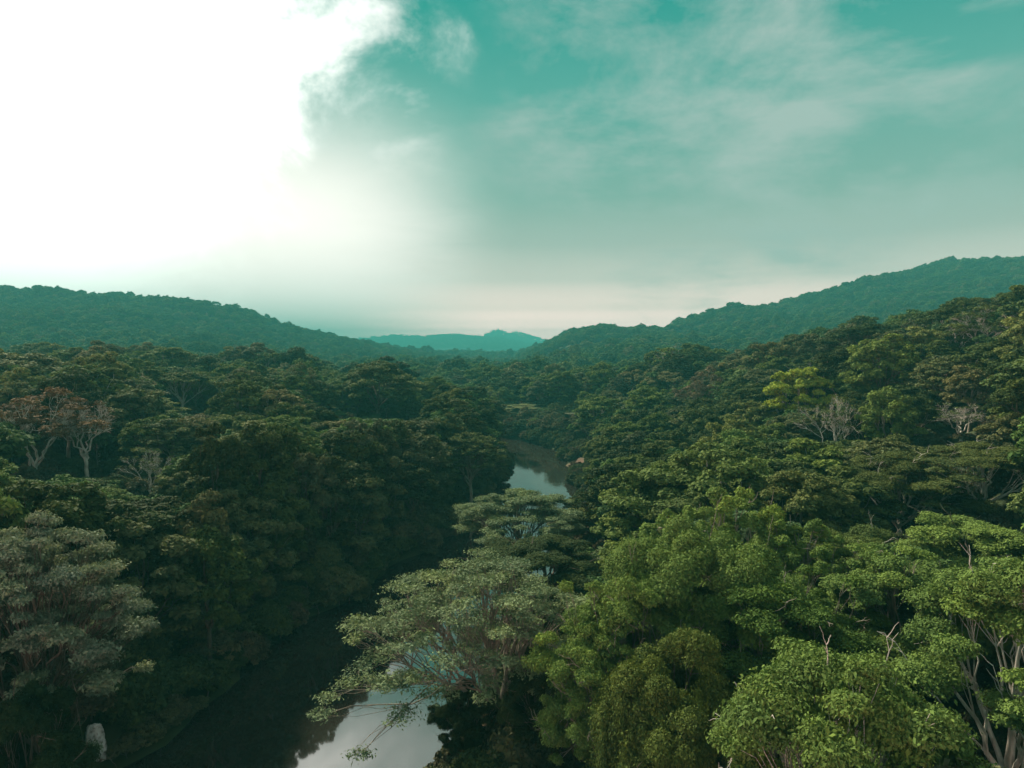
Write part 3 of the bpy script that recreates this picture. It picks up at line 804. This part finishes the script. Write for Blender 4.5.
# forest of the far valley and of the hills
pts, scl = [], []
def scatter(y0, y1, step, half, keep, size):
    y = y0
    while y < y1:
        w = half(y); n = int(2 * w / step)
        x = -w + (np.arange(n) + rng.uniform(-.42, .42, n)) * step; yv = y + rng.uniform(-.42, .42, n) * step
        k = keep(x, yv)
        x, yv = x[k], yv[k]
        if len(x):
            s = size * np.clip(rng.normal(1, .17, len(x)), .6, 1.3)
            pts.append(np.stack([x, yv, ground(x, yv) - .4], 1)); scl.append(np.stack([s, s, s * rng.uniform(.85, 1.15, len(x))], 1))
        y += step * .87
def not_river(x, y): return (x < left_bank(y) - 3) | (x > right_bank(y) + 3) | (y > 520)
def valley(x, y):
    f = ((x - 40) / 130) ** 2 + ((y - 900) / 55) ** 2 < 1
    return not_river(x, y) & ~f
scatter(431, 760, 11, lambda y: y * .8 + 20, valley, 1.22)
scatter(760, 1420, 9.6, lambda y: y * .8, lambda x, y: valley(x, y) & ((np.abs(x) < 420) | (y < 1330)), 1.0)
scatter(1420, 2600, 19, lambda y: y * .45, lambda x, y: (x > -600) & (x < 500), 1.5)
scatter(3950, 5100, 30, lambda y: 1700, lambda x, y: (x > -1600) & (x < 1000), 1.9)
scatter(5800, 6700, 36, lambda y: 1500, lambda x, y: (x > -1300) & (x < 1000), 2.1)
pts = np.concatenate(pts); scl = np.concatenate(scl); n = len(pts)
print('far trees', n)
mass('hill_forest', pts, scl, np.stack([np.zeros(n), np.zeros(n), rng.uniform(0, 2 * PI, n)], 1), rng.choice(5, n, p=[.34, .3, .14, .12, .1]),
     far_src, 'hazy teal forest covering the far valley floor and the distant hills', 'forest')

# undergrowth on the banks and under the trees
shr = []
for s_, (st, H, Rc, Hc) in enumerate([('dome', 2.6, 1.7, 1.3), ('lumpy', 3.2, 1.9, 1.7), ('vine', 3.0, 1.8, 1.6), ('umbrella', 2.2, 1.8, .9)]):
    shr.append(source('bank_growth', 61 + s_, st, H, Rc, Hc, .28, .14, .8 if st != 'vine' else .5, leaf=LEAF_LOW))
up = []
for (y0, y1, st) in ((24, 130, 2.0), (130, 290, 3.0)):
    for y in np.arange(y0, y1, st):
        for side in (0, 1):
            for q in np.arange(.4, 12, st):
                yv = y + rng.uniform(-.45, .45) * st; qv = q + rng.uniform(-.45, .45) * st
                x = float(left_bank(yv)) - qv if side == 0 else float(right_bank(yv)) + qv
                if (x - 20) ** 2 + (yv - 207) ** 2 < 24 or not in_view(x, yv): continue
                if (x - BX) ** 2 + (yv - BY) ** 2 < 3 or (46 < yv < BY + 1 and abs(x - BX / BY * yv) < 1.0): continue
                up.append((x, yv))
for y in np.arange(24, 260, 4.2):
    for x in np.arange(-(y * .8 + 8), y * .8 + 8, 4.2):
        xv, yv = x + rng.uniform(-2, 2), y + rng.uniform(-2, 2)
        if float(left_bank(yv)) - xv > 11 or xv - float(right_bank(yv)) > 11: up.append((xv, yv))
for y in np.arange(258, 440, 4.6):
    for x in np.arange(-(y * .3), y * .4, 4.6):
        xv, yv = x + rng.uniform(-2.2, 2.2), y + rng.uniform(-2.2, 2.2)
        if not_river(xv, yv): up.append((xv, yv))
up = np.array(up); n = len(up); z = ground(up[:, 0], up[:, 1])
s = rng.uniform(.6, 1.5, n) * np.where(up[:, 1] > 256, 1.5, 1)
mass('undergrowth', np.stack([up[:, 0], up[:, 1], np.maximum(z, -.1) - .15], 1), np.stack([s, s, s * rng.uniform(.8, 1.3, n)], 1),
     np.stack([rng.normal(0, .12, n), rng.normal(0, .12, n), rng.uniform(0, 2 * PI, n)], 1), rng.choice(4, n, p=[.3, .25, .3, .15]), shr,
     'tangled dark shrubs and creepers along the riverbanks and under the trees', 'undergrowth')

# ------------------------------------------------------------------ pale boulder on the left bank
def boulder():
    import bmesh
    bm = bmesh.new(); bmesh.ops.create_icosphere(bm, subdivisions=5, radius=1)
    from mathutils import noise as mn, Vector as Vec
    for v in bm.verts:
        c = v.co.copy()
        c = Vec([math.copysign(abs(t) ** .8, t) for t in c])
        k = 1 + .45 * (mn.noise(c * 1.1 + Vec((3, 1, 7)))) + .22 * abs(mn.noise(c * 2.6)) + .06 * mn.noise(c * 7)
        v.co = (c.x * .58 * k, c.y * .7 * k, c.z * 1.75 * k)
    me = bpy.data.meshes.new('boulder'); bm.to_mesh(me); bm.free()
    for p in me.polygons: p.use_smooth = True
    me.materials.append(rock_material())
    return me
bo = link('boulder', boulder())
bx, by = BX, BY
bo.location = (bx, by, float(ground(bx, by)) + .5); bo.rotation_euler = (0, R(3), 2.2)
tag(bo, 'tall pale grey boulder standing bare on the near left bank', 'boulder')

# ------------------------------------------------------------------ haze
def haze():
    x0, x1, y0, y1, z0, z1 = -7700, 7700, -400, 7250, -4.5, 247
    V = [(x0, y0, z0), (x1, y0, z0), (x1, y1, z0), (x0, y1, z0), (x0, y0, z1), (x1, y0, z1), (x1, y1, z1), (x0, y1, z1)]
    F = [(3, 2, 1, 0), (4, 5, 6, 7), (0, 1, 5, 4), (1, 2, 6, 5), (2, 3, 7, 6), (3, 0, 4, 7)]
    m, nt, N, Lk = new_mat('valley_air')
    out = N.new('ShaderNodeOutputMaterial'); pv = N.new('ShaderNodeVolumePrincipled')
    pv.inputs['Color'].default_value = (.06, .34, .325, 1)
    pv.inputs['Density'].default_value = .00043
    pv.inputs['Anisotropy'].default_value = .05
    pv.inputs['Density Attribute'].default_value = ''
    Lk.new(pv.outputs[0], out.inputs['Volume'])
    o = link('haze', mesh_from('haze', V, F, m))
    tag(o, 'thin teal haze lying in the valley air', 'haze', kind='stuff')
    return o
haze()

# ------------------------------------------------------------------ sky, sun, camera
def sky():
    w = bpy.data.worlds.new('World'); sc.world = w; w.use_nodes = True
    nt = w.node_tree; N, Lk = nt.nodes, nt.links; N.clear()
    out = N.new('ShaderNodeOutputWorld'); bg = N.new('ShaderNodeBackground')
    st = N.new('ShaderNodeTexSky'); st.sky_type = 'NISHITA'; st.sun_disc = False
    st.sun_elevation = SUN_EL; st.sun_rotation = SUN_AZ
    st.air_density = 1.0; st.dust_density = 1.5; st.ozone_density = 1.0; st.altitude = 100
    tc = N.new('ShaderNodeTexCoord')
    nv = N.new('ShaderNodeVectorMath'); nv.operation = 'NORMALIZE'; Lk.new(tc.outputs['Generated'], nv.inputs[0])
    D = nv.outputs[0]
    sx = N.new('ShaderNodeSeparateXYZ'); Lk.new(D, sx.inputs[0])
    Z = sx.outputs['Z']
    # the photograph's green cast, paling to a warm rim
    tint = ramp(N, Lk, Z, [(0, (.95, .72, .50)), (.09, (.80, .72, .50)), (.22, (.45, .80, .52)), (.45, (.16, .80, .50)), (1, (.2, .7, .5))])
    clear = mixc(N, Lk, 'MULTIPLY', 1.0, st.outputs[0], tint)
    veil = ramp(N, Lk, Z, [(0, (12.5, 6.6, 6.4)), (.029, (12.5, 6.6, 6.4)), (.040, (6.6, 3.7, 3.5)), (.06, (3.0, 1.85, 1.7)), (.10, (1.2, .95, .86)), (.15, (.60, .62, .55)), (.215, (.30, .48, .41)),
                           (.34, (.115, .41, .35)), (.45, (.012, .32, .275)), (.50, (.75, .85, .80)), (.60, (1.1, 1.12, 1.05)), (.75, (.55, .62, .58)), (1, (.5, .58, .55))])  # upper stops: unseen pale overhead sky, added for fill light and water reflection
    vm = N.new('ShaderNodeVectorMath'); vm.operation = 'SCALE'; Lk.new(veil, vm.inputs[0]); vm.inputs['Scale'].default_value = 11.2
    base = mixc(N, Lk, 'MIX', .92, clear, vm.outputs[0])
    # thin cloud: a sheet seen in perspective
    zz = math_node(N, Lk, 'MAXIMUM', math_node(N, Lk, 'ADD', Z, .08), .03)
    cx = N.new('ShaderNodeCombineXYZ')
    Lk.new(math_node(N, Lk, 'DIVIDE', sx.outputs['X'], zz), cx.inputs[0]); Lk.new(math_node(N, Lk, 'DIVIDE', sx.outputs['Y'], zz), cx.inputs[1])
    mp = N.new('ShaderNodeMapping'); mp.inputs['Rotation'].default_value = (0, 0, R(28)); mp.inputs['Scale'].default_value = (1.1, 1.35, 1)
    Lk.new(cx.outputs[0], mp.inputs[0])
    no = N.new('ShaderNodeTexNoise'); no.inputs['Scale'].default_value = 1.5; no.inputs['Detail'].default_value = 9
    no.inputs['Roughness'].default_value = .62; no.inputs['Distortion'].default_value = .5
    Lk.new(mp.outputs[0], no.inputs['Vector'])
    nb = N.new('ShaderNodeTexNoise'); nb.inputs['Scale'].default_value = 5.0; nb.inputs['Detail'].default_value = 10
    nb.inputs['Roughness'].default_value = .6; nb.inputs['Distortion'].default_value = .3
    mb = N.new('ShaderNodeMapping'); mb.inputs['Scale'].default_value = (1, 1, 1.5); Lk.new(D, mb.inputs[0]); Lk.new(mb.outputs[0], nb.inputs['Vector'])
    def toward(dx, dy, a, b, amt, no=no):
        v = np.array([dx / FPX, 1.0, dy / FPX]); v /= np.linalg.norm(v)
        dt = N.new('ShaderNodeVectorMath'); dt.operation = 'DOT_PRODUCT'; Lk.new(D, dt.inputs[0]); dt.inputs[1].default_value = tuple(v)
        t = math_node(N, Lk, 'ADD', dt.outputs['Value'], math_node(N, Lk, 'MULTIPLY', math_node(N, Lk, 'SUBTRACT', no.outputs['Fac'], .5), amt))
        mr = N.new('ShaderNodeMapRange'); mr.interpolation_type = 'SMOOTHERSTEP'
        Lk.new(t, mr.inputs[0]); mr.inputs[1].default_value = a; mr.inputs[2].default_value = b
        return mr.outputs[0]
    nc = N.new('ShaderNodeTexNoise'); nc.inputs['Scale'].default_value = 4.2; nc.inputs['Detail'].default_value = 10
    nc.inputs['Roughness'].default_value = .6; nc.inputs['Distortion'].default_value = .25
    mc = N.new('ShaderNodeMapping'); mc.inputs['Scale'].default_value = (1, 1, 1.9); mc.inputs['Rotation'].default_value = (0, R(14), 0); mc.inputs['Location'].default_value = (.35, .1, .2)
    Lk.new(D, mc.inputs[0]); Lk.new(mc.outputs[0], nc.inputs['Vector'])
    blend = math_node(N, Lk, 'ADD', math_node(N, Lk, 'MULTIPLY', nc.outputs['Fac'], .75), math_node(N, Lk, 'MULTIPLY', no.outputs['Fac'], .25))
    cl = ramp(N, Lk, blend, [(.43, (0, 0, 0)), (.60, (1, 1, 1))])
    where = toward(730 - 512, HOR - 60, .925, .985, .05, nc)
    fac = math_node(N, Lk, 'MULTIPLY', math_node(N, Lk, 'MULTIPLY', cl, where), .85)
    c1 = mixc(N, Lk, 'MIX', fac, base, (5.8, 6.7, 6.2))
    puff = ramp(N, Lk, nb.outputs['Fac'], [(.46, (0, 0, 0)), (.70, (1, 1, 1))])
    c1 = mixc(N, Lk, 'MIX', math_node(N, Lk, 'MULTIPLY', puff, toward(352 - 512, HOR - 95, .984, .999, .02, nb)), c1, (9.5, 10.2, 9.6))
    # bright veil of cloud in front of the sun
    halo = toward(90 - 512, HOR - 230, .84, .985, .02)
    low = N.new('ShaderNodeMapRange'); low.interpolation_type = 'SMOOTHSTEP'; Lk.new(Z, low.inputs[0])
    low.inputs[1].default_value = .40; low.inputs[2].default_value = .15
    c2 = mixc(N, Lk, 'MIX', math_node(N, Lk, 'MULTIPLY', math_node(N, Lk, 'MULTIPLY', halo, low.outputs[0]), .95), c1, (20.5, 18.2, 16.9))
    def both(a, b): return math_node(N, Lk, 'MAXIMUM', a, b)
    rim = both(toward(115 - 512, HOR - 25, .925, .975, .16, nb), toward(20 - 512, HOR - 140, .945, .982, .10, nb))
    c2 = mixc(N, Lk, 'LIGHTEN', math_node(N, Lk, 'MULTIPLY', rim, .8), c2, (10.6, 11.3, 10.7))
    core = both(toward(120 - 512, HOR - 20, .948, .992, .10, nb), toward(25 - 512, HOR - 160, .955, .994, .06, nb))
    c3 = mixc(N, Lk, 'MIX', core, c2, (27, 25.8, 24))
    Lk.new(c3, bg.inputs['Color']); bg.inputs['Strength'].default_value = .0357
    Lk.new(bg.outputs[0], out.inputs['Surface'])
sky()

ld = bpy.data.lights.new('sun', 'SUN'); ld.energy = 5.0; ld.angle = R(5); ld.color = (1, .90, .72)
lo = bpy.data.objects.new('sun', ld); COL.objects.link(lo)
from mathutils import Vector
lo.rotation_euler = Vector(SUN_DIR).to_track_quat('Z', 'Y').to_euler()
lo.location = (0, 0, 150)

cd = bpy.data.cameras.new('camera'); cam = bpy.data.objects.new('camera', cd); COL.objects.link(cam)
cd.sensor_width = 36; cd.lens = FPX / 1024 * 36; cd.clip_start = .5; cd.clip_end = 30000
cam.location = (0, 0, CAM_H)
cam.rotation_euler = (R(90) - math.atan((384 - HOR) / FPX), 0, 0)
sc.camera = cam

sc.view_settings.view_transform = 'Standard'; sc.view_settings.look = 'None'
sc.view_settings.gamma = 1; sc.view_settings.exposure = 1.25
sc.view_settings.use_curve_mapping = False
cy = sc.cycles
cy.max_bounces = 5; cy.diffuse_bounces = 3; cy.glossy_bounces = 3; cy.transmission_bounces = 3; cy.volume_bounces = 0; cy.transparent_max_bounces = 6
cy.use_denoising = True
cy.caustics_reflective = False; cy.caustics_refractive = False
